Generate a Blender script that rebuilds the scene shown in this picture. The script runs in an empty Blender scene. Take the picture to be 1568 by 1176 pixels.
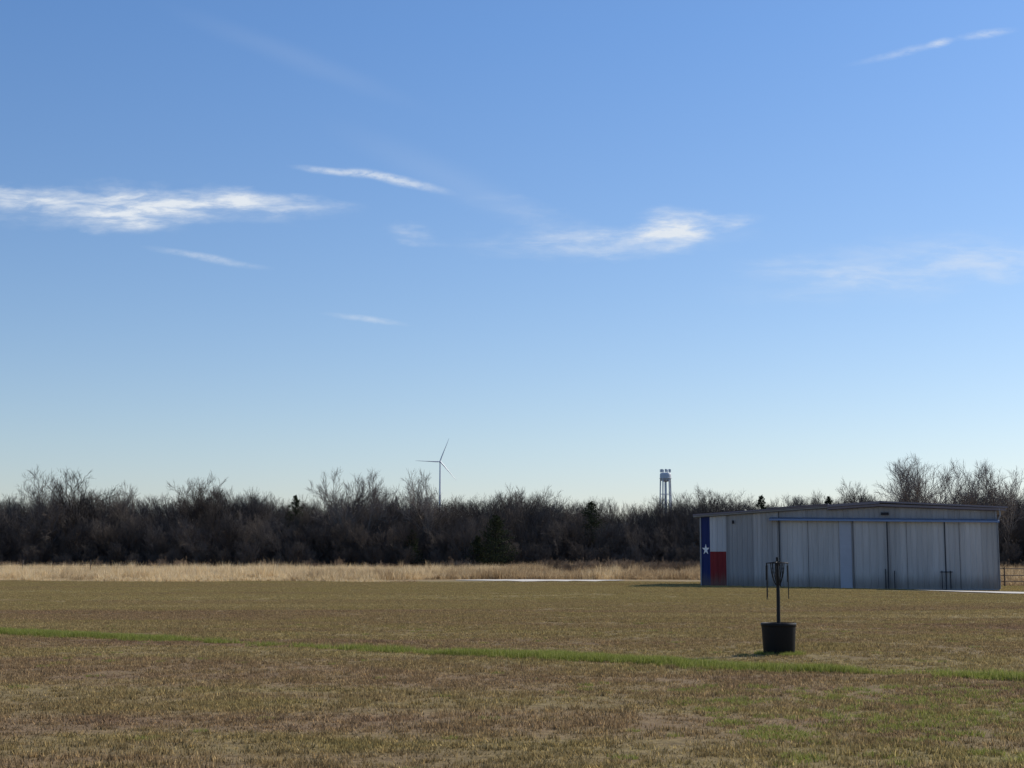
import bpy, math, random
import numpy as np
from mathutils import Vector, Matrix
R = random.Random(7)
scene = bpy.context.scene
scene.view_settings.view_transform = 'Standard'
scene.view_settings.look = 'None'
scene.view_settings.exposure = 0
rad = math.radians

# ------------------------------------------------------------------ helpers
def link(o):
    scene.collection.objects.link(o); return o

def smooth(t):
    t = max(0.0, min(1.0, t)); return t*t*(3-2*t)

def terrain(x, y):
    z = 0.20*smooth((y-55)/30)*(1-smooth((x-8)/22))
    z += 0.02*math.sin(x*0.31+y*0.17)*smooth((y-5)/20) + 0.015*math.sin(x*0.13-y*0.41)*smooth((y-5)/20)
    return z

def mesh_obj(name, verts, faces, mat=None, parent=None, smoothed=False, linkit=True):
    me = bpy.data.meshes.new(name)
    me.from_pydata([tuple(v) for v in verts], [], faces)
    me.update()
    if smoothed:
        me.polygons.foreach_set('use_smooth', [True]*len(me.polygons))
    if mat: me.materials.append(mat)
    o = bpy.data.objects.new(name, me)
    if linkit: link(o)
    if parent: o.parent = parent
    return o

class MB:
    """mesh builder"""
    def __init__(s): s.v=[]; s.f=[]; s.r=[]
    def box(s,x0,x1,y0,y1,z0,z1):
        n=len(s.v)
        s.v += [(x0,y0,z0),(x1,y0,z0),(x1,y1,z0),(x0,y1,z0),(x0,y0,z1),(x1,y0,z1),(x1,y1,z1),(x0,y1,z1)]
        for f in ((3,2,1,0),(4,5,6,7),(0,1,5,4),(1,2,6,5),(2,3,7,6),(3,0,4,7)):
            s.f.append(tuple(n+i for i in f))
    def tube(s,pts,rads,k=3,cap=False):
        n=len(s.v); pts=[Vector(p) for p in pts]
        for i,p in enumerate(pts):
            d=(pts[min(i+1,len(pts)-1)]-pts[max(i-1,0)])
            if d.length<1e-9: d=Vector((0,0,1))
            d.normalize()
            a=d.cross(Vector((0.31,0.95,0.05)))
            if a.length<0.1: a=d.cross(Vector((1,0,0)))
            a.normalize(); b=d.cross(a)
            for j in range(k):
                t=2*math.pi*j/k
                q=p+(a*math.cos(t)+b*math.sin(t))*rads[i]
                s.v.append((q.x,q.y,q.z))
        for i in range(len(pts)-1):
            for j in range(k):
                j2=(j+1)%k
                s.f.append((n+i*k+j,n+i*k+j2,n+(i+1)*k+j2,n+(i+1)*k+j))
        if cap:
            s.f.append(tuple(n+j for j in range(k))[::-1])
            s.f.append(tuple(n+(len(pts)-1)*k+j for j in range(k)))
    def obj(s,name,mat=None,parent=None,smoothed=False,linkit=True):
        return mesh_obj(name,s.v,s.f,mat,parent,smoothed,linkit)

def empty(name, loc=(0,0,0), rotz=0):
    e=bpy.data.objects.new(name,None); link(e); e.location=loc; e.rotation_euler=(0,0,rotz); e.empty_display_size=0.5
    return e

# ------------------------------------------------------------------ materials
def new_mat(name):
    m=bpy.data.materials.new(name); m.use_nodes=True
    nt=m.node_tree; nt.nodes.clear()
    out=nt.nodes.new('ShaderNodeOutputMaterial')
    return m,nt,out

def noise(nt,vec,scale,detail=4,rough=0.55,dist=0.0):
    n=nt.nodes.new('ShaderNodeTexNoise'); n.inputs['Scale'].default_value=scale
    n.inputs['Detail'].default_value=detail; n.inputs['Roughness'].default_value=rough
    n.inputs['Distortion'].default_value=dist
    if vec is not None: nt.links.new(vec,n.inputs['Vector'])
    return n.outputs['Fac']

def ramp(nt,fac,stops):
    r=nt.nodes.new('ShaderNodeValToRGB'); e=r.color_ramp.elements
    while len(e)>len(stops): e.remove(e[-1])
    while len(e)<len(stops): e.new(0.5)
    for el,(p,c) in zip(e,stops):
        el.position=p; el.color=(c[0],c[1],c[2],1) if isinstance(c,(tuple,list)) else (c,c,c,1)
    nt.links.new(fac,r.inputs['Fac']); return r.outputs['Color']

def mixc(nt,fac,a,b,mode='MIX'):
    m=nt.nodes.new('ShaderNodeMix'); m.data_type='RGBA'; m.blend_type=mode
    for s,val in ((m.inputs[0],fac),(m.inputs[6],a),(m.inputs[7],b)):
        if isinstance(val,(int,float)): s.default_value=val
        elif isinstance(val,tuple): s.default_value=(val[0],val[1],val[2],1)
        else: nt.links.new(val,s)
    return m.outputs[2]

def math_n(nt,op,a,b=None,c=None,clamp=False):
    m=nt.nodes.new('ShaderNodeMath'); m.operation=op; m.use_clamp=clamp
    for s,val in zip(m.inputs,(a,b,c)):
        if val is None: continue
        if isinstance(val,(int,float)): s.default_value=val
        else: nt.links.new(val,s)
    return m.outputs[0]

def mapping(nt,vec,scale=(1,1,1),loc=(0,0,0),rot=(0,0,0),typ='POINT'):
    m=nt.nodes.new('ShaderNodeMapping'); m.vector_type=typ
    m.inputs['Scale'].default_value=scale; m.inputs['Location'].default_value=loc; m.inputs['Rotation'].default_value=rot
    nt.links.new(vec,m.inputs['Vector']); return m.outputs[0]

def maprange(nt,v,a,b,c=0.0,d=1.0,smoothst=True):
    m=nt.nodes.new('ShaderNodeMapRange'); m.interpolation_type='SMOOTHSTEP' if smoothst else 'LINEAR'
    for i,val in enumerate((v,a,b,c,d)):
        if isinstance(val,(int,float)): m.inputs[i].default_value=val
        else: nt.links.new(val,m.inputs[i])
    return m.outputs[0]

def worldpos(nt):
    return nt.nodes.new('ShaderNodeNewGeometry').outputs['Position']

def lawn_colour(nt):
    """mown winter lawn: straw, olive and dull purple-brown in mower bands"""
    pos=worldpos(nt)
    band=noise(nt,mapping(nt,pos,(0.028,0.15,0),rot=(0,0,rad(8))),1.0,5,0.62)
    patch=noise(nt,mapping(nt,pos,(0.45,0.7,0)),1.0,5,0.68)
    fine=noise(nt,mapping(nt,pos,(6,6,0)),1.0,3,0.7)
    c1=ramp(nt,band,[(0.36,(0.275,0.180,0.120)),(0.45,(0.335,0.240,0.135)),(0.53,(0.335,0.270,0.118)),(0.64,(0.44,0.355,0.18))])
    c2=ramp(nt,patch,[(0.32,(0.25,0.170,0.112)),(0.52,(0.35,0.262,0.135)),(0.70,(0.30,0.255,0.095))])
    c=mixc(nt,0.42,c1,c2)
    f=ramp(nt,fine,[(0.28,0.48),(0.72,1.45)])
    c=mixc(nt,0.85,c,f,'MULTIPLY')
    sx=nt.nodes.new('ShaderNodeSeparateXYZ'); nt.links.new(pos,sx.inputs[0])
    far=maprange(nt,sx.outputs[1],42,70)
    c=mixc(nt,math_n(nt,'MULTIPLY',far,0.40),c,(0.38,0.32,0.14))
    gx=maprange(nt,sx.outputs[0],1.5,6.0)
    gy=maprange(nt,sx.outputs[1],19.0,12.5)
    g=math_n(nt,'MULTIPLY',math_n(nt,'MULTIPLY',gx,gy),maprange(nt,patch,0.40,0.66))
    c=mixc(nt,math_n(nt,'MULTIPLY',g,0.5),c,(0.30,0.30,0.085))
    return c,pos,fine,sx

def mat_ground():
    m,nt,out=new_mat('field_ground')
    c,pos,fine,sx=lawn_colour(nt)
    nb=noise(nt,mapping(nt,pos,(0.05,0.05,0)),1.0,4)
    edge=math_n(nt,'ADD',sx.outputs[1],math_n(nt,'MULTIPLY',nb,20))
    d=maprange(nt,edge,124,136)
    c=mixc(nt,d,c,(0.46,0.35,0.20))
    w=maprange(nt,edge,235,250)
    c=mixc(nt,w,c,(0.06,0.05,0.04))
    dark=mixc(nt,1.0,c,(0.60,0.58,0.57),'MULTIPLY')
    b=nt.nodes.new('ShaderNodeBsdfPrincipled'); nt.links.new(dark,b.inputs['Base Color'])
    b.inputs['Roughness'].default_value=0.95; b.inputs['Specular IOR Level'].default_value=0.1
    bp=nt.nodes.new('ShaderNodeBump'); bp.inputs['Strength'].default_value=0.6; bp.inputs['Distance'].default_value=0.05
    nt.links.new(noise(nt,mapping(nt,pos,(12,12,1)),1.0,4,0.7),bp.inputs['Height']); nt.links.new(bp.outputs[0],b.inputs['Normal'])
    nt.links.new(b.outputs[0],out.inputs[0]); return m

def leafy(name,colfn,transl=0.3):
    m,nt,out=new_mat(name)
    c=colfn(nt)
    d=nt.nodes.new('ShaderNodeBsdfDiffuse'); nt.links.new(c,d.inputs[0])
    if transl<=0:
        nt.links.new(d.outputs[0],out.inputs[0]); return m
    t=nt.nodes.new('ShaderNodeBsdfTranslucent'); mx=nt.nodes.new('ShaderNodeMixShader')
    nt.links.new(c,t.inputs[0]); mx.inputs[0].default_value=transl
    nt.links.new(d.outputs[0],mx.inputs[1]); nt.links.new(t.outputs[0],mx.inputs[2]); nt.links.new(mx.outputs[0],out.inputs[0])
    return m

def attr(nt,name='rnd'):
    a=nt.nodes.new('ShaderNodeAttribute'); a.attribute_name=name; return a.outputs['Fac']

def c_lawn(nt):
    c,pos,fine,sx=lawn_colour(nt)
    r=attr(nt)
    v=ramp(nt,r,[(0.0,(0.45,0.43,0.40)),(0.55,(0.96,0.94,0.92)),(0.85,(1.45,1.38,1.25)),(1.0,(2.3,2.2,2.0))])
    return mixc(nt,1.0,c,v,'MULTIPLY')
def c_green(nt):
    return ramp(nt,attr(nt),[(0,(0.12,0.15,0.025)),(0.6,(0.26,0.29,0.06)),(1,(0.44,0.42,0.16))])
def c_dry(nt):
    pos=worldpos(nt)
    sx=nt.nodes.new('ShaderNodeSeparateXYZ'); nt.links.new(pos,sx.inputs[0])
    nb=noise(nt,mapping(nt,pos,(0.16,0.05,0)),1.0,5,0.7)
    a=ramp(nt,attr(nt),[(0,(0.52,0.38,0.20)),(0.6,(0.78,0.61,0.36)),(1,(0.86,0.73,0.50))])
    bcol=ramp(nt,attr(nt),[(0,(0.24,0.16,0.09)),(0.6,(0.42,0.30,0.165)),(1,(0.60,0.46,0.28))])
    xr=maprange(nt,sx.outputs[0],-35,18,0.0,0.24)
    f=maprange(nt,math_n(nt,'ADD',nb,xr),0.50,0.70)
    return mixc(nt,f,a,bcol)
def rnd_col(a,b):
    def fn(nt):
        oi=nt.nodes.new('ShaderNodeObjectInfo')
        return ramp(nt,oi.outputs['Random'],[(0,a),(1,b)])
    return fn
def simple(name,col,rough=0.8,metal=0.0,var=0.15,scale=3.0,spec=0.3):
    m,nt,out=new_mat(name)
    tc=nt.nodes.new('ShaderNodeTexCoord').outputs['Object']
    n=noise(nt,tc,scale,5,0.6)
    c=mixc(nt,n,tuple(x*(1-var) for x in col),tuple(min(1,x*(1+var)) for x in col))
    b=nt.nodes.new('ShaderNodeBsdfPrincipled'); nt.links.new(c,b.inputs['Base Color'])
    b.inputs['Roughness'].default_value=rough; b.inputs['Metallic'].default_value=metal; b.inputs['Specular IOR Level'].default_value=spec
    nt.links.new(b.outputs[0],out.inputs[0]); return m

def mat_siding(name,col,streak=0.30):
    m,nt,out=new_mat(name)
    tc=nt.nodes.new('ShaderNodeTexCoord').outputs['Object']
    s=noise(nt,mapping(nt,tc,(2.2,1,0.22)),1.0,5,0.65)
    s2=noise(nt,mapping(nt,tc,(9,1,0.5)),1.0,4,0.6)
    w=nt.nodes.new('ShaderNodeTexWhiteNoise'); w.noise_dimensions='1D'
    sx=nt.nodes.new('ShaderNodeSeparateXYZ'); nt.links.new(tc,sx.inputs[0])
    nt.links.new(math_n(nt,'FLOOR',math_n(nt,'MULTIPLY',sx.outputs[0],1/0.92)),w.inputs['W'])
    v=math_n(nt,'ADD',math_n(nt,'MULTIPLY',s,streak*2),math_n(nt,'MULTIPLY',s2,streak))
    v=math_n(nt,'ADD',v,math_n(nt,'MULTIPLY',w.outputs['Value'],0.26))
    v=math_n(nt,'ADD',v,1.0-streak*1.5-0.13)
    comb=nt.nodes.new('ShaderNodeCombineColor')
    for i in range(3): nt.links.new(v,comb.inputs[i])
    c=mixc(nt,1.0,col,comb.outputs[0],'MULTIPLY')
    # thin rust runs
    rr=noise(nt,mapping(nt,tc,(14,1,0.35),loc=(3,0,0)),1.0,3,0.7)
    c=mixc(nt,maprange(nt,rr,0.64,0.78,0.0,0.45),c,(0.17,0.12,0.09))
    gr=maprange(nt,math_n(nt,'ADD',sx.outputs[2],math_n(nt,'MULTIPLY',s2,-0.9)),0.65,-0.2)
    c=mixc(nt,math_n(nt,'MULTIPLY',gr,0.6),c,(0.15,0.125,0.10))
    b=nt.nodes.new('ShaderNodeBsdfPrincipled'); nt.links.new(c,b.inputs['Base Color'])
    b.inputs['Roughness'].default_value=0.7; b.inputs['Metallic'].default_value=0.0; b.inputs['Specular IOR Level'].default_value=0.25
    nt.links.new(b.outputs[0],out.inputs[0]); return m

M_ground=mat_ground()
M_lawn=leafy('mown_grass_blades',c_lawn,0.3)
M_green=leafy('green_grass_blades',c_green,0.4)
M_dry=leafy('dry_grass_blades',c_dry,0.45)
M_bark=leafy('bare_bark',rnd_col((0.078,0.066,0.058),(0.135,0.117,0.104)),0.0)
M_bark_pale=leafy('pale_bark',rnd_col((0.20,0.17,0.148),(0.28,0.245,0.215)),0.0)
M_brush=leafy('dry_brush',rnd_col((0.17,0.12,0.08),(0.30,0.22,0.15)),0.0)
M_cedar=leafy('cedar_foliage',lambda nt: ramp(nt,attr(nt),[(0,(0.022,0.028,0.018)),(1,(0.06,0.07,0.038))]),0.1)

# ------------------------------------------------------------------ scatter via geometry nodes
def scatter(name, pts, templates, mat=None):
    """pts: list (x,y,z,rotz,scale_xy,scale_z,idx). One object, instanced."""
    me=bpy.data.meshes.new(name); me.from_pydata([p[:3] for p in pts],[],[])
    a=me.attributes.new('irot','FLOAT_VECTOR','POINT'); a.data.foreach_set('vector',[c for p in pts for c in (0.0,0.0,p[3])])
    a=me.attributes.new('iscl','FLOAT_VECTOR','POINT'); a.data.foreach_set('vector',[c for p in pts for c in (p[4],p[4],p[5])])
    a=me.attributes.new('iidx','INT','POINT'); a.data.foreach_set('value',[int(p[6]) for p in pts])
    o=bpy.data.objects.new(name,me); link(o)
    ng=bpy.data.node_groups.new(name+'_nodes','GeometryNodeTree')
    ng.interface.new_socket('Geometry',in_out='INPUT',socket_type='NodeSocketGeometry')
    ng.interface.new_socket('Geometry',in_out='OUTPUT',socket_type='NodeSocketGeometry')
    N=ng.nodes; L=ng.links
    gi=N.new('NodeGroupInput'); go=N.new('NodeGroupOutput')
    def na(nm,t):
        n=N.new('GeometryNodeInputNamedAttribute'); n.data_type=t; n.inputs['Name'].default_value=nm
        return [s for s in n.outputs if s.enabled and s.name=='Attribute'][0]
    rot=na('irot','FLOAT_VECTOR'); scl=na('iscl','FLOAT_VECTOR'); idx=na('iidx','INT')
    join=N.new('GeometryNodeJoinGeometry')
    for i,t in enumerate(templates):
        cmpn=N.new('FunctionNodeCompare'); cmpn.data_type='INT'; cmpn.operation='EQUAL'
        ins=[s for s in cmpn.inputs if s.enabled]
        L.new(idx,ins[0]); ins[1].default_value=i
        oi=N.new('GeometryNodeObjectInfo'); oi.inputs['Object'].default_value=t
        oi.inputs['As Instance'].default_value=True
        ip=N.new('GeometryNodeInstanceOnPoints')
        L.new(gi.outputs[0],ip.inputs['Points']); L.new([s for s in cmpn.outputs if s.enabled][0],ip.inputs['Selection'])
        L.new(oi.outputs['Geometry'],ip.inputs['Instance'])
        L.new(rot,ip.inputs['Rotation']); L.new(scl,ip.inputs['Scale'])
        L.new(ip.outputs[0],join.inputs[0])
    L.new(join.outputs[0],go.inputs[0])
    md=o.modifiers.new('scatter','NODES'); md.node_group=ng
    return o

def blades_template(name,size,count,h0,h1,width,lean,mat,seed,seg=1,clump=0):
    rng=np.random.default_rng(seed)
    px=rng.uniform(-size/2,size/2,count); py=rng.uniform(-size/2,size/2,count)
    h=rng.uniform(h0,h1,count)
    if clump:
        cx=rng.uniform(-size/2,size/2,clump); cy=rng.uniform(-size/2,size/2,clump)
        ch=rng.uniform(0.8,1.6,clump)
        k=rng.integers(0,clump,count); w=rng.random(count)<0.6
        px=np.where(w,cx[k]+rng.normal(0,size*0.02,count),px); py=np.where(w,cy[k]+rng.normal(0,size*0.02,count),py)
        h=np.where(w,h*ch[k],h*0.85)
    a=rng.uniform(0,2*np.pi,count); l=rng.uniform(0,lean,count)*h
    la=rng.uniform(0,2*np.pi,count)
    wx=np.cos(a)*width/2; wy=np.sin(a)*width/2
    V=np.zeros((count,5 if seg==2 else 3,3))
    V[:,0]=np.stack([px-wx,py-wy,np.zeros(count)],1); V[:,1]=np.stack([px+wx,py+wy,np.zeros(count)],1)
    if seg==1:
        V[:,2]=np.stack([px+np.cos(la)*l,py+np.sin(la)*l,h],1)
        faces=[(3*i,3*i+1,3*i+2) for i in range(count)]; nv=3
    else:
        mx=px+np.cos(la)*l*0.35; my=py+np.sin(la)*l*0.35
        V[:,2]=np.stack([mx+wx*.9,my+wy*.9,h*.6],1); V[:,3]=np.stack([mx-wx*.9,my-wy*.9,h*.6],1)
        V[:,4]=np.stack([px+np.cos(la)*l,py+np.sin(la)*l,h],1)
        faces=[]
        for i in range(count):
            b=5*i; faces+= [(b,b+1,b+2,b+3),(b+3,b+2,b+4)]
        nv=5
    me=bpy.data.meshes.new(name); me.from_pydata(V.reshape(-1,3).tolist(),[],faces)
    at=me.attributes.new('rnd','FLOAT','POINT'); at.data.foreach_set('value',np.repeat(rng.random(count),nv).astype(np.float32))
    me.materials.append(mat)
    return bpy.data.objects.new(name,me)

# ------------------------------------------------------------------ ground
xs=sorted(set(list(np.arange(-60,60.1,1.5))+[-4000,-2000,-1000,-500,-300,-200,-150,-120,-100,-80,-70,70,80,100,120,150,200,300,500,1000,2000,4000]))
ys=sorted(set(list(np.arange(0,160.1,1.5))+[-1500,-600,-200,-80,-30,-10,170,185,200,220,240,260,300,350,400,500,700,1000,2000,4000,6000]))
gv=[(x,y,terrain(x,y)) for y in ys for x in xs]
nx=len(xs)
gf=[(j*nx+i,j*nx+i+1,(j+1)*nx+i+1,(j+1)*nx+i) for j in range(len(ys)-1) for i in range(nx-1)]
mesh_obj('ground',gv,gf,M_ground,smoothed=True)

M_gravel=simple('pale_gravel',(0.56,0.52,0.46),0.95,0,0.35,1.2,0.1)
def in_strip(x,y,cl,w):
    best=1e9
    for (ax,ay),(bx,by) in zip(cl[:-1],cl[1:]):
        dx,dy=bx-ax,by-ay; t=max(0,min(1,((x-ax)*dx+(y-ay)*dy)/(dx*dx+dy*dy)))
        best=min(best,math.hypot(x-ax-t*dx,y-ay-t*dy))
    return best<w
def strip(name,cl,w,seed):
    rr=random.Random(seed); pts=[]
    for (ax,ay),(bx,by) in zip(cl[:-1],cl[1:]):
        n=max(2,int(math.hypot(bx-ax,by-ay)/0.8))
        for i in range(n): pts.append((ax+(bx-ax)*i/n,ay+(by-ay)*i/n))
    pts.append(cl[-1]); v=[];f=[]
    for i,p in enumerate(pts):
        q=pts[min(i+1,len(pts)-1)]; o=pts[max(0,i-1)]
        dx,dy=q[0]-o[0],q[1]-o[1]; l=math.hypot(dx,dy); nxx,nyy=-dy/l,dx/l
        tap=min(1,(i+1)/6,(len(pts)-i)/6)
        a=w*tap*rr.uniform(.7,1.15); b=w*tap*rr.uniform(.7,1.15)
        for k in range(9):
            t=-a+(a+b)*k/8; x=p[0]+nxx*t; y=p[1]+nyy*t
            v.append((x,y,terrain(x,y)+0.04))
        if i:
            n=len(v)-18
            for k in range(8): f.append((n+k,n+9+k,n+10+k,n+1+k))
    return mesh_obj(name,v,f,M_gravel)
GR1=[(-4.5,119),(0,119.5),(5,120),(9,121)]
GR2=[(22.5,83.0),(26,79.0),(29.5,75.5),(36,70.5),(48,64)]
strip('gravel_road',GR1,7.0,1); strip('gravel_drive',GR2,2.3,2)

lawnT=[blades_template('lawn_patch_%d'%i,2.2,4400,0.016,0.046,0.012,0.9,M_lawn,10+i,clump=110) for i in range(4)]
HX,HY=11.65,92.0; HA=math.atan2(-5,16.71)
def in_hangar(x,y,m=0.0):
    dx,dy=x-HX,y-HY; u=dx*math.cos(HA)+dy*math.sin(HA); w=-dx*math.sin(HA)+dy*math.cos(HA)
    return -m<u<17.45+m and -m<w<11+m
pts=[]
y=9.0
while y<120:
    hw=0.36*y+4+0.05*y; x=-hw
    stp=1.75
    while x<hw:
        X=x+R.uniform(-.4,.4); Y=y+R.uniform(-.4,.4)
        if not in_hangar(X,Y,0.6) and not in_strip(X,Y,GR1,7.9) and not in_strip(X,Y,GR2,3.1):
            pts.append((X,Y,terrain(X,Y),R.uniform(0,6.28),1.0,R.uniform(.7,1.25),R.randrange(4)))
        x+=stp
    y+=stp
scatter('mown_grass',pts,lawnT)

# two separate green streaks: a short one left, a longer one centre to right
greenT=[blades_template('green_tuft_%d'%i,0.34,120,0.04,0.12,0.010,0.7,M_green,30+i) for i in range(3)]
pts=[]
for i in range(5200):
    x=R.uniform(-17,10)
    dens=0.5+0.5*math.sin(x*1.8+1.0)*math.sin(x*0.77+2)
    if x<-7.4: dens=0.45+.45*dens
    elif x<-6.4: dens=0.25*(-6.4-x)*dens
    elif x<-2.6: dens=0.03 if not -2.9<x else .3
    elif x<-1.2: dens=0.35*dens
    elif x<4.9: dens=0.45+0.5*dens
    elif x<6.2: dens*=0.10
    else: dens*=0.32
    if R.random()>dens: continue
    if x<-5: Y=31.2+(-7-x)*0.62
    else: Y=2*(11.9-0.345*(x-3.0)*0.985)+0.2*math.sin(x*1.3)
    Y+=R.gauss(0,0.20)*(0.7+0.5*math.sin(x*2.3))
    pts.append((x+R.uniform(-.3,.3),Y,terrain(x,Y),R.uniform(0,6.28),R.uniform(.7,1.2),R.uniform(.4,1.35),R.randrange(3)))
for i in range(380):
    x=R.uniform(2.0,10); Y=R.uniform(12,20)
    pts.append((x,Y,terrain(x,Y),R.uniform(0,6.28),R.uniform(.5,1.0),R.uniform(.3,.6),R.randrange(3)))
for i in range(300):
    x=R.uniform(-16,16); Y=R.uniform(11,40)
    pts.append((x,Y,terrain(x,Y),R.uniform(0,6.28),R.uniform(.4,.8),R.uniform(.3,.5),R.randrange(3)))
scatter('green_grass_strip',pts,greenT)

dryT=[blades_template('dry_patch_%d'%i,2.6,650,0.35,0.95,0.024,0.55,M_dry,50+i,seg=2,clump=25) for i in range(4)]
pts=[]
y=108.0
while y<240:
    hw=0.40*y+14; x=-hw
    stp=1.9+0.004*(y-110)
    while x<hw:
        X=x+R.uniform(-.7,.7); Y=y+R.uniform(-.7,.7)
        edge=112+2.8*math.sin(X*0.12)+2.0*math.sin(X*0.31+1)+ (0.42*max(0,X+14) if X<14 else 13)
        if X>27: edge=104+2*math.sin(X*.4)
        if Y>edge and not in_strip(X,Y,GR1,8.4) and not in_hangar(X,Y,1.5):
            pn=0.8+0.3*math.sin(X*.55+Y*.21)*math.sin(X*.17-Y*.33+1)
            s=R.uniform(.5,1.15)*min(1.05,0.40+(Y-edge)/8)*pn
            pts.append((X,Y,terrain(X,Y),R.uniform(0,6.28),1.0,s,R.randrange(4)))
        x+=stp
    y+=stp
scatter('dry_meadow_grass',pts,dryT)

# ------------------------------------------------------------------ bare trees
def bare_tree(name,seed,H=14.0,mat=M_bark,counts=(9,6,6,5),stems=1,spread=0.6,rtw=0.014,bole=0.22,rtrunk=0.2,lens=(.50,.42,.22,.115,.06),up=0.10):
    rr=random.Random(seed); mb=MB()
    lens=[H*l for l in lens]
    radi=[rtrunk,rtrunk*0.42,rtrunk*0.2,max(rtw*1.5,rtrunk*0.10),rtw]
    def rec(p,d,lev,Ls,r):
        n=(5,4,3,2,2)[lev]; path=[Vector(p)]; rs=[r]; dd=Vector(d)
        w=(0.08,0.13,0.15,0.16,0.16)[lev]
        for i in range(n):
            dd=dd+Vector((rr.gauss(0,w),rr.gauss(0,w),rr.gauss(0,w)*0.6+up))
            dd.normalize(); path.append(path[-1]+dd*Ls/n); rs.append(r*(1-0.72*(i+1)/n))
        mb.tube(path,rs,5 if lev==0 else 3)
        if lev>=4: return
        k=counts[lev]
        for j in range(k):
            t=(bole+(1-bole)*(j+rr.random())/k) if lev==0 else (0.18+0.82*(j+rr.random())/k)
            t=min(0.999,t); s=t*n; i=int(s); q=path[i].lerp(path[i+1],s-i)
            ax=(path[i+1]-path[i]).normalized()
            a=rr.uniform(0,6.283); o=ax.cross(Vector((math.cos(a),math.sin(a),0.3)))
            if o.length<0.05: continue
            o.normalize()
            sp=spread*rr.uniform(0.6,1.35)
            nd=(ax*math.cos(sp)+o*math.sin(sp)); nd.z+=0.10; nd.normalize()
            f=rr.uniform(0.75,1.1)*(1.1-0.45*t if lev>0 else 1.1-0.25*t)
            rec(q,nd,lev+1,lens[lev+1]*f,min(radi[lev+1],rs[i]*0.75) if lev<3 else rtw)
    for s in range(stems):
        d=Vector((rr.gauss(0,.05 if stems==1 else .3),rr.gauss(0,.05 if stems==1 else .3),1)).normalized()
        rec((rr.gauss(0,.02 if stems==1 else .5),rr.gauss(0,.02 if stems==1 else .5),-0.3),d,0,lens[0]*rr.uniform(.85,1.1),radi[0])
    mz=max(v[2] for v in mb.v); k=H/mz
    mb.v=[(a*k,b*k,c*k) for a,b,c in mb.v]
    return mb.obj(name,mat,linkit=False)

forestT=[bare_tree('forest_tree_%d'%i,100+i,14,rtw=0.014,spread=0.5+0.05*i,counts=(9,7,6,5),rtrunk=.17) for i in range(6)]
shrubT=[bare_tree('understory_%d'%i,200+i,6,counts=(7,5,4,4),stems=5,spread=0.55,rtw=0.016,bole=0.05,rtrunk=0.05) for i in range(3)]

prof=[(-140,14.0),(-86,13.8),(-79,14.0),(-72,14.6),(-66,14.0),(-61,13.4),(-55,13.2),(-50,14.8),(-43,14.2),(-38,13.2),(-33,13.0),(-27,14.0),(-20,13.9),(-14,14.1),(-8,13.9),(0,13.9),(8,13.1),(14,12.7),(22,12.5),(28,13.8),(36,14.2),(42,13.6),(50,13.4),(56,14.2),(70,14.2),(85,14.2),(140,15)]
def canopy(x): return float(np.interp(x,[p[0] for p in prof],[p[1] for p in prof]))
pts=[]
rows=[(236,.72),(242,.84),(248,.94),(254,1.0),(261,1.0),(269,1.0),(279,1.0)]
for ry,hf in rows:
    x=-150.0
    while x<150:
        X=x+R.uniform(-1,1); Y=ry+R.uniform(-2.2,2.2)+3*math.sin(X*.06)
        h=canopy(X*250/Y)*hf*R.uniform(0.86,1.01)*Y/250
        s=h/14.0
        pts.append((X,Y,0,R.uniform(0,6.28),s*R.uniform(.85,1.15),s,R.randrange(6)))
        x+=R.uniform(2.5,3.8)
scatter('woodland_tree_line',pts,forestT)
pts=[]
for ry in (233,238,244,251,259,268):
    x=-150.0
    while x<150:
        X=x+R.uniform(-1,1); Y=ry+R.uniform(-2,2)+3*math.sin(X*.06)
        s=R.uniform(.65,1.25)*(0.75 if ry<236 else 1.2)
        pts.append((X,Y,0,R.uniform(0,6.28),s,s,R.randrange(3))); x+=R.uniform(1.4,2.3)
scatter('woodland_understory',pts,shrubT)
brushT=[bare_tree('brush_%d'%i,300+i,2.2,counts=(6,4,4,3),stems=7,spread=0.6,rtw=0.011,bole=0.05,rtrunk=0.025,mat=M_brush) for i in range(2)]
pts=[]
for i in range(330):
    X=R.uniform(-100,110); Y=R.uniform(222,232)
    if X<0 and R.random()<0.5: continue
    pts.append((X,Y,0,R.uniform(0,6.28),R.uniform(.8,1.4),R.uniform(.5,1.25),R.randrange(2)))
for i in range(110):
    X=R.uniform(4,26); Y=R.uniform(146,215)
    pts.append((X,Y,0,R.uniform(0,6.28),R.uniform(.6,1.0),R.uniform(.5,1.1),R.randrange(2)))
scatter('dry_brush',pts,brushT)

def place_tree(x,y,h,seed,mat=M_bark,spread=.6,wx=1.0,rtw=0.020,counts=(9,7,6,5),name='bare_tree',bole=.3):
    o=bare_tree(name,seed,h,mat,spread=spread,rtw=rtw,bole=bole,rtrunk=0.22,counts=counts); link(o)
    o.location=(x,y,terrain(x,y)); o.scale=(wx,wx,1); o.rotation_euler=(0,0,seed*1.7)
    return o
place_tree(-75.5,243,17.4,401,spread=.75,wx=1.1)
place_tree(-72.0,245,17.5,402,spread=.75,wx=1.05)
place_tree(-63.8,245,15.3,403)
place_tree(-52,244,15.9,404)
place_tree(-48.5,243,16.4,405)
place_tree(-28.0,240,17.0,406,M_bark_pale)
place_tree(-24.8,241,17.2,407,M_bark_pale)
place_tree(-14.4,240,16.8,408,M_bark_pale)
place_tree(0.5,250,15.2,409)
place_tree(56.5,243,15.8,410)
place_tree(60.5,231,18.4,411,M_bark_pale)
place_tree(65.0,229,18.9,412,M_bark_pale)
place_tree(69.0,233,18.2,413,M_bark_pale)
place_tree(74,232,18.2,414,M_bark_pale)
place_tree(78,234,18.2,415,M_bark_pale)
place_tree(33,248,15.2,416)

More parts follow.
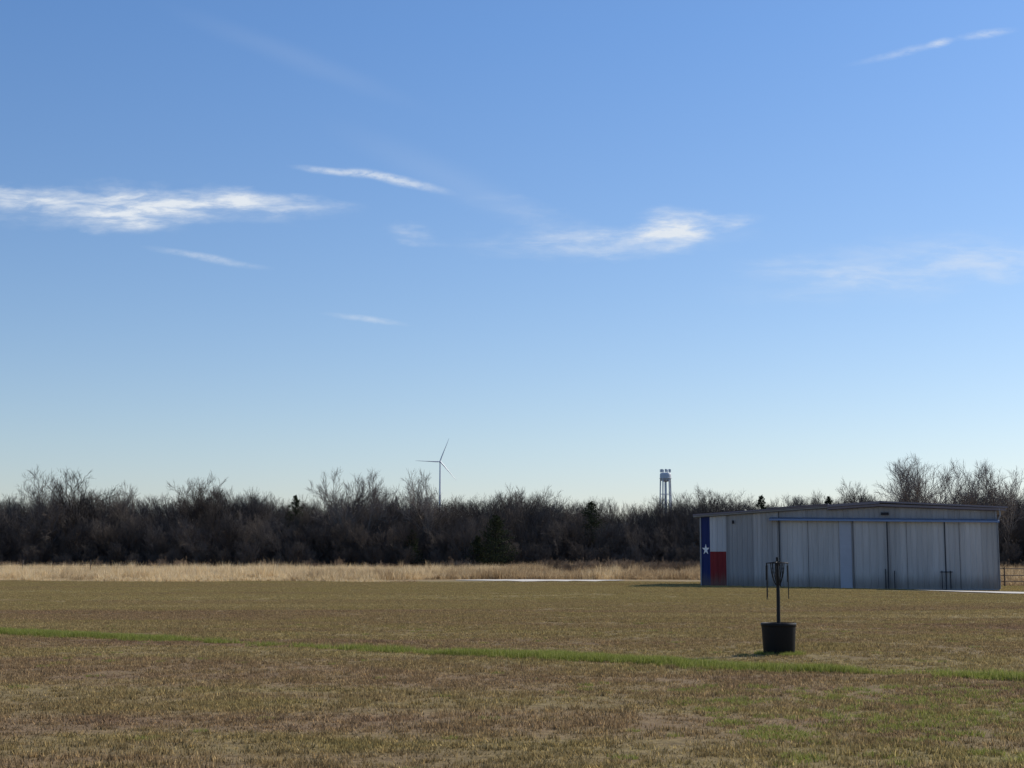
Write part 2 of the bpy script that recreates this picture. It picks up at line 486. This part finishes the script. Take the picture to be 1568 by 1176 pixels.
def cedar(x,y,h,wd,seed):
    rr=random.Random(seed)
    mb=MB(); mb.tube([(0,0,-.2),(0,0,h*.5),(0,0,h*.95)],[.14,.09,.02],5)
    n=int(5200*min(1.2,h/7))
    v=list(mb.v); f=list(mb.f); rn=[0.1]*len(v)
    nb=int(h*16)
    for b in range(nb):
        t=(b+rr.random())/nb; z=h*(0.05+0.93*t)
        a=rr.uniform(0,6.283)
        prof_r=wd*0.5*((1-t)**0.6)*(0.55+0.45*min(1,t*7))*rr.uniform(.55,1.2)+.08
        for k in range(int(n/nb)):
            s=rr.random()**0.6; rr_=prof_r*s
            aa=a+rr.gauss(0,.22)
            c=Vector((math.cos(aa)*rr_,math.sin(aa)*rr_,z+rr_*0.35+rr.gauss(0,.10)))
            sz=rr.uniform(.05,.13)
            u=Vector((rr.gauss(0,1),rr.gauss(0,1),rr.gauss(0,1))).normalized()
            w=u.cross(Vector((rr.gauss(0,1),rr.gauss(0,1),rr.gauss(0,1)))).normalized()
            m=len(v); v+= [tuple(c-u*sz),tuple(c+w*sz*.6),tuple(c+u*sz*1.4),tuple(c-w*sz*.6)]
            f.append((m,m+1,m+2,m+3)); rn+= [rr.random()]*4
    o=mesh_obj('cedar_tree',v,f,M_cedar)
    at=o.data.attributes.new('rnd','FLOAT','POINT'); at.data.foreach_set('value',rn)
    o.location=(x,y,terrain(x,y)); return o
cedar(-2.5,230,8.8,7.5,1)
cedar(-5.4,231,5.6,4.0,2)
cedar(-35.6,244,12.6,6.0,3)
cedar(13.0,244,11.5,8,5)
cedar(40.5,241,12.6,5.5,6)
cedar(51,239,12.4,5.0,7)
cedar(-15.5,232,6.5,4.5,9)

# ------------------------------------------------------------------ hangar
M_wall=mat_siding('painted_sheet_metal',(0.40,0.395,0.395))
M_wall_d=mat_siding('weathered_shaded_sheet_metal',(0.285,0.285,0.29))  # darker siding; above the doors its tone is painted shade
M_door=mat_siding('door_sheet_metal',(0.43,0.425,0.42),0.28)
M_trim=simple('galvanised_trim',(0.25,0.26,0.28),0.5,0.2,0.2,2.0)
M_roof=simple('dull_roof_metal',(0.18,0.165,0.19),0.7,0.1,0.2,1.0)
M_hood=simple('sky_tinted_track_hood',(0.18,0.23,0.33),0.45,0.3,0.2,1.5)  # blue of the reflected sky is put into the hood's base colour
M_fw=mat_siding('flag_white_paint',(0.47,0.485,0.51),0.12)
M_fr=mat_siding('flag_red_paint',(0.21,0.022,0.025),0.12)
M_fb=mat_siding('flag_blue_paint',(0.018,0.030,0.12),0.12)
M_star=simple('flag_star_paint',(0.78,0.79,0.81),0.6,0,0.05)
M_dark=simple('dark_gap',(0.03,0.03,0.035),0.9)
H=empty('metal_hangar',(HX,HY,0),HA)
RP=[(-.32,4.60),(4.28,4.88),(7.8,5.09),(10.86,5.28),(17.45,4.90),(18.1,4.86)]
def roofz(u): return float(np.interp(u,[p[0] for p in RP],[p[1] for p in RP]))
def siding(name,u0,u1,zb,zt,y,mat,pitch=0.305,depth=0.03,parent=H):
    us=[]; k=math.floor(u0/pitch)
    u=k*pitch
    while u<u1+pitch:
        for du,dy in ((0.0,0),(0.085*1.0,0),(0.105,-depth),(0.145,-depth),(0.165,0)):
            us.append((u+du,dy))
        u+=pitch
    prof=[(u0,0)]+[p for p in us if u0+.002<p[0]<u1-.002]+[(u1,0)]
    v=[];f=[]
    for i,(uu,dy) in enumerate(prof):
        v.append((uu,y+dy,zb(uu))); v.append((uu,y+dy,zt(uu)))
        if i: f.append((2*i-2,2*i,2*i+1,2*i-1))
    return mesh_obj(name,v,f,mat,parent)
base=lambda u:-0.15
topw=lambda u: roofz(u)-0.06
trk=lambda u: float(np.interp(u,[4.28,17.5],[4.22,3.99]))
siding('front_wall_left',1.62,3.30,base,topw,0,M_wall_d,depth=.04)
siding('front_wall_bay',3.30,4.95,base,topw,-0.004,M_wall,depth=.04)
siding('front_wall_above_doors',4.95,17.45,lambda u:trk(u)-.3,topw,-0.002,M_wall_d)  # shade under the roof edge comes from the darker sheet colour
siding('flag_blue',0.06,0.60,base,topw,-0.003,M_fb)
siding('flag_white',0.60,1.62,lambda u:2.30,lambda u:roofz(u)-.10,-0.003,M_fw)
siding('flag_red',0.60,1.62,base,lambda u:2.30,-0.003,M_fr)
sv=[]
for i in range(10):
    a=math.pi/2+i*math.pi/5; r=0.24 if i%2==0 else 0.095
    sv.append((0.34+r*math.cos(a),-0.045,2.42+r*1.45*math.sin(a)))
sv.append((0.34,-0.045,2.42))
mesh_obj('flag_star',sv,[(10,i,(i+1)%10) for i in range(10)],M_star,H)
mb=MB(); mb.box(-0.02,0.06,-0.05,0.05,-.15,topw(0)); mb.box(1.60,1.64,-0.055,-0.043,-.15,topw(1.6)); mb.obj('corner_trim',M_trim,H)
def plainwall(name,pl,mat):
    return mesh_obj(name,pl,[(0,1,2,3)],mat,H)
D=10.5
plainwall('side_wall_left',[(0,0.05,-.15),(0,D,-.15),(0,D,4.5),(0,0.05,4.5)],M_wall)
plainwall('side_wall_right',[(17.45,0,-.15),(17.45,D,-.15),(17.45,D,4.82),(17.45,0,4.82)],M_wall)
v=[(0,D,-.15),(17.45,D,-.15),(17.45,D,4.82),(10.86,D,5.2),(0,D,4.5)]
mesh_obj('back_wall',v,[(0,1,2,3,4)],M_wall,H)
leaves=[(4.97,9.24,-.16),(9.26,11.22,-.23),(11.26,14.50,-.16),(14.56,17.45,-.23)]
for i,(a,b,yy) in enumerate(leaves):
    siding('sliding_door_%d'%(i+1),a,b,lambda u:0.06+.0*u,lambda u:trk(u)-.02,yy,M_door,pitch=0.305 if i!=1 else .42,depth=.035)
    mb=MB()
    for e in (a,b):
        mb.box(e-.02,e+.02,yy-.045,yy+.04,0.05,trk(e)-.03)
    mb.box(a,b,yy-.04,yy+.03,0.03,0.10)
    mb.obj('door_frame_%d'%(i+1),M_trim,H)
mb=MB()
for e,wd in ((11.24,.025),(14.53,.025)): mb.box(e-wd,e+wd,-.295,-.28,0.05,trk(e)-.05)
mb.box(9.24,9.26,-.295,-.28,.05,trk(9)-.05)
for e in (12.35,15.35,6.6): mb.box(e-.009,e+.009,-.285,-.265,.1,trk(e)-.05)
mb.obj('door_gaps',M_dark,H)
mb=MB(); mb.box(8.45,9.15,-.215,-.20,0.10,trk(9)-.03); mb.obj('lap_sheet',simple('new_sheet_metal',(0.36,0.39,0.45),0.6,0,0.12),H)
mb=MB()
for e,zt in ((11.08,1.25),(11.60,1.15),(14.3,1.15),(14.78,1.15)):
    mb.box(e-.025,e+.025,-.37,-.30,0.10,zt); 
mb.box(14.2,14.9,-.38,-.34,1.05,1.10)
mb.obj('door_latch_posts',M_dark,H)
v=[];f=[]
for u in (4.30,17.62):
    z=trk(u)
    v+= [(u,-.02,z+.16),(u,-.48,z+.05),(u,-.50,z-.05),(u,-.02,z-.02)]
f=[(0,1,5,4),(1,2,6,5),(2,3,7,6),(0,3,2,1),(4,5,6,7)]
mesh_obj('door_track_hood',v,f,M_hood,H)
mb=MB(); mb.box(4.90,4.99,-.12,-.03,-.1,trk(5)); mb.box(17.40,17.50,-.10,0.0,-.1,4.7); mb.obj('jamb_posts',M_trim,H)
mb=MB(); mb.box(0.02,17.43,0.05,D-.05,-.3,0.02); mb.obj('slab',simple('concrete',(0.3,0.29,0.27)),H)
def roof_part(name,poly,y0,y1,dz,th,mat):
    v=[];f=[]
    for u,z in poly:
        v+= [(u,y0,z+dz),(u,y1,z+dz-.05),(u,y1,z+dz-th-.05),(u,y0,z+dz-th)]
    for i in range(len(poly)-1):
        a=4*i;b=a+4
        for k in range(4): f.append((a+k,a+(k+1)%4,b+(k+1)%4,b+k)[::-1])
    f.append((0,1,2,3)); n=4*(len(poly)-1); f.append((n+3,n+2,n+1,n))
    return mesh_obj(name,v,f,mat,H)
roof_part('roof_left',[(-.38,4.59),(4.28,4.88),(7.8,5.09)],-.35,D+.3,0,.10,M_roof)
roof_part('roof_lap',[(4.15,4.90),(7.85,5.115)],-.42,D+.3,0.035,.05,M_roof)
roof_part('roof_crown',[(7.8,5.10),(10.86,5.28)],-.42,D+.3,0.0,.16,M_roof)
roof_part('roof_right',[(10.86,5.285),(18.1,4.87)],-.42,D+.3,0.0,.10,M_roof)
roof_part('fascia_left',[(-.38,4.48),(4.2,4.77),(7.8,4.98)],-.28,-.10,0,.06,M_trim)
roof_part('fascia_right',[(7.8,4.93),(10.86,5.10),(18.0,4.76)],-.34,-.10,0,.12,M_roof)
mb2=MB(); mb2.tube([(17.65,-.3,4.75),(17.68,-.3,4.35),(17.50,-.12,4.0),(17.52,-.12,0.1)],[.045]*4,8); mb2.obj('downspout',M_trim,H)
mb=MB(); mb.tube([(4.85,-.10,4.75),(4.85,-.10,0.2)],[.03,.03],6); mb.box(2.0,2.12,-.12,-.05,4.0,4.2); mb.obj('conduit',M_dark,H)
mb=MB(); mb.box(10.9,11.35,-.14,-.04,4.45,4.60); mb.obj('wall_lamp',M_dark,H)

# ------------------------------------------------------------------ planter tub with post, ring and hanging rods
M_black=simple('black_plastic',(0.010,0.010,0.011),0.6,0,0.3,8,0.2)
M_iron=simple('dark_iron',(0.012,0.012,0.012),0.6,0.0,0.3,8)
M_soil=simple('potting_soil',(0.05,0.035,0.022),0.95,0,0.4,20)
PX,PY=4.70,26.4; PZ=terrain(PX,PY)
P=empty('planter_tub',(PX,PY,PZ))
def lathe(name,prof,mat,parent,k=40):
    v=[];f=[]
    for r,z in prof:
        for j in range(k):
            a=2*math.pi*j/k; v.append((r*math.cos(a),r*math.sin(a),z))
    for i in range(len(prof)-1):
        for j in range(k):
            j2=(j+1)%k; f.append((i*k+j,i*k+j2,(i+1)*k+j2,(i+1)*k+j))
    return mesh_obj(name,v,f,mat,parent,True)
lathe('tub_wall',[(0.001,0.0),(.262,0.0),(.272,.02),(.298,.48),(.300,.49),(.308,.495),(.312,.545),(.300,.55),(.286,.54),(.280,.44)],M_black,P)
lathe('soil',[(.282,.45),(.15,.475),(.001,.48)],M_soil,P)
mb=MB(); mb.tube([(0,0,.4),(0.005,0,1.0),(0,0,1.70)],[.034,.032,.024],10,True)
mb.obj('post',M_iron,P,False)
mb=MB()
ring=[(0.195*math.cos(a),0.195*math.sin(a),1.595) for a in np.linspace(0,2*math.pi,25)]
mb.tube(ring,[.008]*25,6)
for a in (0.15,1.3,2.4,3.35,4.4,5.5):
    mb.tube([(0,0,1.62),(.195*math.cos(a),.195*math.sin(a),1.595)],[.007,.007],5)
mb.obj('ring',M_iron,P)
# bundle of chains hanging close around the post, gathered at the bottom
mb=MB()
for j in range(12):
    a=2*math.pi*j/12+.1
    ps=[]
    for t in np.linspace(0,1,12):
        r=0.085*(1-t)**0.8+0.036+0.018*math.sin(t*math.pi)
        ps.append((r*math.cos(a+.3*t),r*math.sin(a+.3*t),1.61-0.40*t))
    mb.tube(ps,[.0075 if i%2 else .005 for i in range(12)],5)
mb.obj('chains',M_iron,P)
mb=MB()
for a,l,r in ((0.15,.63,.009),(1.3,.40,.008),(2.55,.60,.008),(3.25,.64,.009),(3.0,.30,.012),(4.4,.36,.008),(5.6,.33,.009)):
    x,y_=.195*math.cos(a),.195*math.sin(a)
    mb.tube([(x,y_,1.60),(x,y_,1.55)],[.004,.004],4); mb.tube([(x,y_,1.55),(x*1.01,y_,1.595-l)],[r,r],7,True)
mb.obj('hanging_rods',M_iron,P)
pts=[]
for i in range(40):
    a=R.uniform(0,6.283); r=R.uniform(.26,.42)
    pts.append((PX+r*math.cos(a),PY+r*math.sin(a),PZ,R.uniform(0,6.28),R.uniform(.3,.6),R.uniform(.4,.8),R.randrange(3)))
scatter('weeds',pts,greenT)

# ------------------------------------------------------------------ wind turbine
M_white=simple('turbine_white',(0.80,0.82,0.84),0.5,0,0.03)
WX,WY=-92.4,1900.0; hubz=131.0
T=empty('wind_turbine',(WX,WY,0))
mb=MB(); mb.tube([(0,0,-1),(0,0,hubz*.5),(0,0,hubz-1)],[1.7,1.3,0.9],16); mb.obj('tower',M_white,T,True)
mb=MB(); mb.tube([(0,-2.2,hubz),(0,-1.2,hubz),(0,0,hubz),(0,4.5,hubz+.1),(0,5,hubz+.1)],[.4,1.3,1.6,1.5,.6],12,True); mb.obj('nacelle',M_white,T,True)
for i,a in enumerate((69,178,-49)):
    a=rad(a)
    d=Vector((math.cos(a),0,math.sin(a))); n=Vector((-math.sin(a),0,math.cos(a)))
    v=[];f=[]
    for j,(s,w0,w1,th) in enumerate(((0,-.6,.6,.5),(3,-.7,1.0,.45),(7,-.5,1.0,.35),(18,-.3,.6,.2),(32,-.12,.15,.05))):
        c=Vector((0,-1.6,hubz))+d*s
        for q in (c+n*w0,c+n*(w0+w1)/2+Vector((0,-th,0)),c+n*w1,c+n*(w0+w1)/2+Vector((0,th,0))): v.append(tuple(q))
        if j:
            b=4*j
            for k in range(4): f.append((b-4+k,b-4+(k+1)%4,b+(k+1)%4,b+k))
    mesh_obj('blade_%d'%(i+1),v,f,M_white,T,True)

# ------------------------------------------------------------------ water tower
M_tank=simple('pale_tank_paint',(0.58,0.60,0.62),0.6,0.0,0.12,0.3)
wy=450.0; wx=46.7; k=wy/2298
zt=1.6+(862-722)*k
T=empty('water_tower',(wx,wy,0))
lathe('tank',[(.1,zt-15*k),(3*k,zt-14.8*k),(6*k,zt-13.6*k),(8.2*k,zt-11.5*k),(8.8*k,zt-9*k),(8.8*k,zt-3.5*k),(8.2*k,zt-2*k),(5.5*k,zt-.7*k),(.05,zt)],M_tank,T,28)
lathe('walkway',[(8.8*k,zt-9.6*k),(9.8*k,zt-9.6*k),(9.8*k,zt-9.2*k),(8.8*k,zt-9.2*k)],M_tank,T,28)
mb=MB()
for j in range(5):
    a=rad(18+72*j)
    mb.tube([(12*k*math.cos(a),12*k*math.sin(a),0),(8.0*k*math.cos(a),8.0*k*math.sin(a),zt-10*k)],[.24,.20],6)
for zz in (zt-34*k,zt-70*k,zt-105*k):
    for j in range(5):
        a,b=rad(18+72*j),rad(90+72*j); r=(8.0+4.0*(zt-10*k-zz)/(zt-10*k))*k
        mb.tube([(r*math.cos(a),r*math.sin(a),zz),(r*math.cos(b),r*math.sin(b),zz)],[.07,.07],4)
mb.tube([(0,0,0),(0,0,zt-14*k)],[.34,.34],10)
mb.obj('legs',M_tank,T)
mb=MB()
for j in range(7):
    a=rad(360/7*j+10); r=7.4*k
    x,y_=r*math.cos(a),r*math.sin(a)
    mb.tube([(x,y_,zt-3*k),(x,y_,zt+4.0*k)],[.07,.07],4); mb.box(x-.25,x+.25,y_-.12,y_+.12,zt+.2*k,zt+4.6*k)
mb.tube([(0,0,zt),(0,0,zt+5*k)],[.06,.04],4)
mb.obj('antennas',M_tank,T)

# ------------------------------------------------------------------ fences
M_post=simple('weathered_post',(0.12,0.10,0.085),0.9,0,0.3,4)
mb=MB()
def fence(mb,x0,y0,x1,y1,n,h,wires,pr=.06,wr=.012):
    for i in range(n+1):
        t=i/n; x=x0+(x1-x0)*t; y=y0+(y1-y0)*t; z=terrain(x,y)
        mb.tube([(x,y,z-.2),(x+R.gauss(0,.02),y,z+h*R.uniform(.95,1.05))],[pr,pr*.9],6,True)
    for w in wires:
        P_=[(x0+(x1-x0)*i/n,y0+(y1-y0)*i/n,terrain(x0+(x1-x0)*i/n,y0+(y1-y0)*i/n)+w) for i in range(n+1)]
        mb.tube(P_,[wr]*len(P_),4)
fence(mb,31.0,100,62,108,14,1.35,(.35,.75,1.2),.05,.03)
mb.obj('pipe_fence',simple('rusty_pipe',(0.10,0.075,0.06),0.8,0.2,0.3,4))
mb=MB(); fence(mb,-98,150,-36,152,9,1.75,(.5,.9,1.3),.06,.01); mb.obj('wire_fence',M_post)

# ------------------------------------------------------------------ light and sky
EL,AZ=rad(38),rad(56)
sd=Vector((math.sin(AZ)*math.cos(EL),math.cos(AZ)*math.cos(EL),math.sin(EL)))
sl=bpy.data.lights.new('sun','SUN'); sl.energy=4.8; sl.angle=rad(0.53); sl.color=(1.0,0.93,0.82)
so=link(bpy.data.objects.new('sun',sl)); so.rotation_euler=sd.to_track_quat('Z','Y').to_euler(); so.location=(60,60,80)
w=bpy.data.worlds.new('World'); scene.world=w; w.use_nodes=True
nt=w.node_tree; nt.nodes.clear()
out=nt.nodes.new('ShaderNodeOutputWorld'); bg=nt.nodes.new('ShaderNodeBackground')
sky=nt.nodes.new('ShaderNodeTexSky'); sky.sky_type='NISHITA'; sky.sun_disc=False
sky.sun_elevation=EL; sky.sun_rotation=AZ; sky.air_density=1.0; sky.dust_density=0.5; sky.ozone_density=3.0; sky.altitude=200
tc=nt.nodes.new('ShaderNodeTexCoord').outputs['Generated']
s=nt.nodes.new('ShaderNodeSeparateXYZ'); nt.links.new(tc,s.inputs[0])
ysafe=math_n(nt,'MAXIMUM',s.outputs[1],0.02)
cb=nt.nodes.new('ShaderNodeCombineXYZ')
nt.links.new(math_n(nt,'DIVIDE',s.outputs[0],ysafe),cb.inputs[0]); nt.links.new(math_n(nt,'DIVIDE',s.outputs[2],ysafe),cb.inputs[1])
uv=cb.outputs[0]
nn=nt.nodes.new('ShaderNodeTexNoise'); nn.inputs['Scale'].default_value=1.0; nn.inputs['Detail'].default_value=5; nn.inputs['Roughness'].default_value=0.6
nt.links.new(mapping(nt,uv,(22,60,1)),nn.inputs['Vector'])
vs=nt.nodes.new('ShaderNodeVectorMath'); vs.operation='SUBTRACT'; nt.links.new(nn.outputs['Color'],vs.inputs[0]); vs.inputs[1].default_value=(.5,.5,.5)
def warp(a,b):
    vm=nt.nodes.new('ShaderNodeVectorMath'); vm.operation='MULTIPLY'; nt.links.new(vs.outputs[0],vm.inputs[0]); vm.inputs[1].default_value=(a,b,0)
    va=nt.nodes.new('ShaderNodeVectorMath'); va.operation='ADD'; nt.links.new(uv,va.inputs[0]); nt.links.new(vm.outputs[0],va.inputs[1])
    return va.outputs[0]
wW=warp(.07,.024); wC=warp(.014,.0035)
wisp=noise(nt,mapping(nt,wC,(24,105,1),rot=(0,0,rad(-5))),1.0,7,0.62,0.25)
wispm=maprange(nt,wisp,0.34,0.70)
fine=noise(nt,mapping(nt,uv,(140,300,1)),1.0,3,0.6)
finem=maprange(nt,fine,0.15,0.65)
clouds=[ # u,v,len,width,angle,strength,kind
(-.118,.2690,.042,.0040,-6,.50,'c'),(-.078,.2628,.045,.0048,-13,.55,'c'),
(-.2408,.2470,.150,.017,-2,.64,'w'),(-.2644,.2408,.060,.019,0,.72,'w'),(-.3455,.2511,.075,.012,0,.75,'w'),(-.19,.2480,.09,.012,-3,.55,'w'),(-.30,.2380,.10,.012,0,.35,'w'),
(.1064,.2285,.040,.016,8,.72,'w'),(.0658,.2195,.120,.015,2,.50,'w'),(.1335,.2325,.045,.009,10,.5,'w'),(.02,.236,.07,.012,-18,.15,'w'),
(-.2093,.2083,.050,.0038,-10,.30,'c'),(-.0988,.1655,.036,.0030,-8,.28,'c'),(-.0649,.2235,.032,.009,-10,.25,'w'),
(.2688,.2014,.150,.028,6,.26,'w'),(.340,.207,.08,.018,4,.26,'w'),(.21,.198,.08,.012,-5,.20,'w'),
(.2733,.3546,.046,.004,13,.20,'c'),(.3004,.3615,.012,.0045,13,.38,'c'),(.332,.368,.026,.0045,8,.30,'c'),
(-.1506,.3509,.12,.012,-22,.05,'s'),(-.0379,.2612,.12,.018,-25,.06,'s')]
tot=None
for (u,v_,Lc,Wc,an,st,kd) in clouds:
    src=wW if kd=='w' else wC
    p=mapping(nt,src,(Lc,Wc,1),(u,v_,0),(0,0,rad(an)),'TEXTURE')
    ln=nt.nodes.new('ShaderNodeVectorMath'); ln.operation='LENGTH'; nt.links.new(p,ln.inputs[0])
    m=maprange(nt,ln.outputs['Value'],1.0,0.0,0.0,st)
    if kd=='w': m=math_n(nt,'MULTIPLY',m,math_n(nt,'ADD',math_n(nt,'MULTIPLY',wispm,0.95),0.22))
    elif kd=='c': m=math_n(nt,'MULTIPLY',m,math_n(nt,'ADD',finem,0.3))
    tot=m if tot is None else math_n(nt,'ADD',tot,m)
front=maprange(nt,s.outputs[1],0.05,0.2)
tot=math_n(nt,'MULTIPLY',tot,front,clamp=True)
# clear dry winter air: a deeper blue aloft than the standard atmosphere, a thin haze low down
tint=ramp(nt,s.outputs[2],[(0.0,(0.84,0.78,0.84)),(0.08,(0.82,0.81,0.85)),(0.18,(0.74,0.80,0.89)),(0.35,(0.63,0.80,0.98))])
base_sky=mixc(nt,1.0,sky.outputs[0],tint,'MULTIPLY')
c=mixc(nt,tot,base_sky,(5.6,6.0,6.5))
nt.links.new(c,bg.inputs[0]); bg.inputs[1].default_value=0.135
nt.links.new(bg.outputs[0],out.inputs[0])

# ------------------------------------------------------------------ camera
cam=bpy.data.cameras.new('camera'); cam.lens=52; cam.sensor_width=36; cam.clip_start=0.1; cam.clip_end=10000
co=link(bpy.data.objects.new('camera',cam)); co.location=(0,0,1.6); co.rotation_euler=(rad(90+6.9),0,0)
scene.camera=co
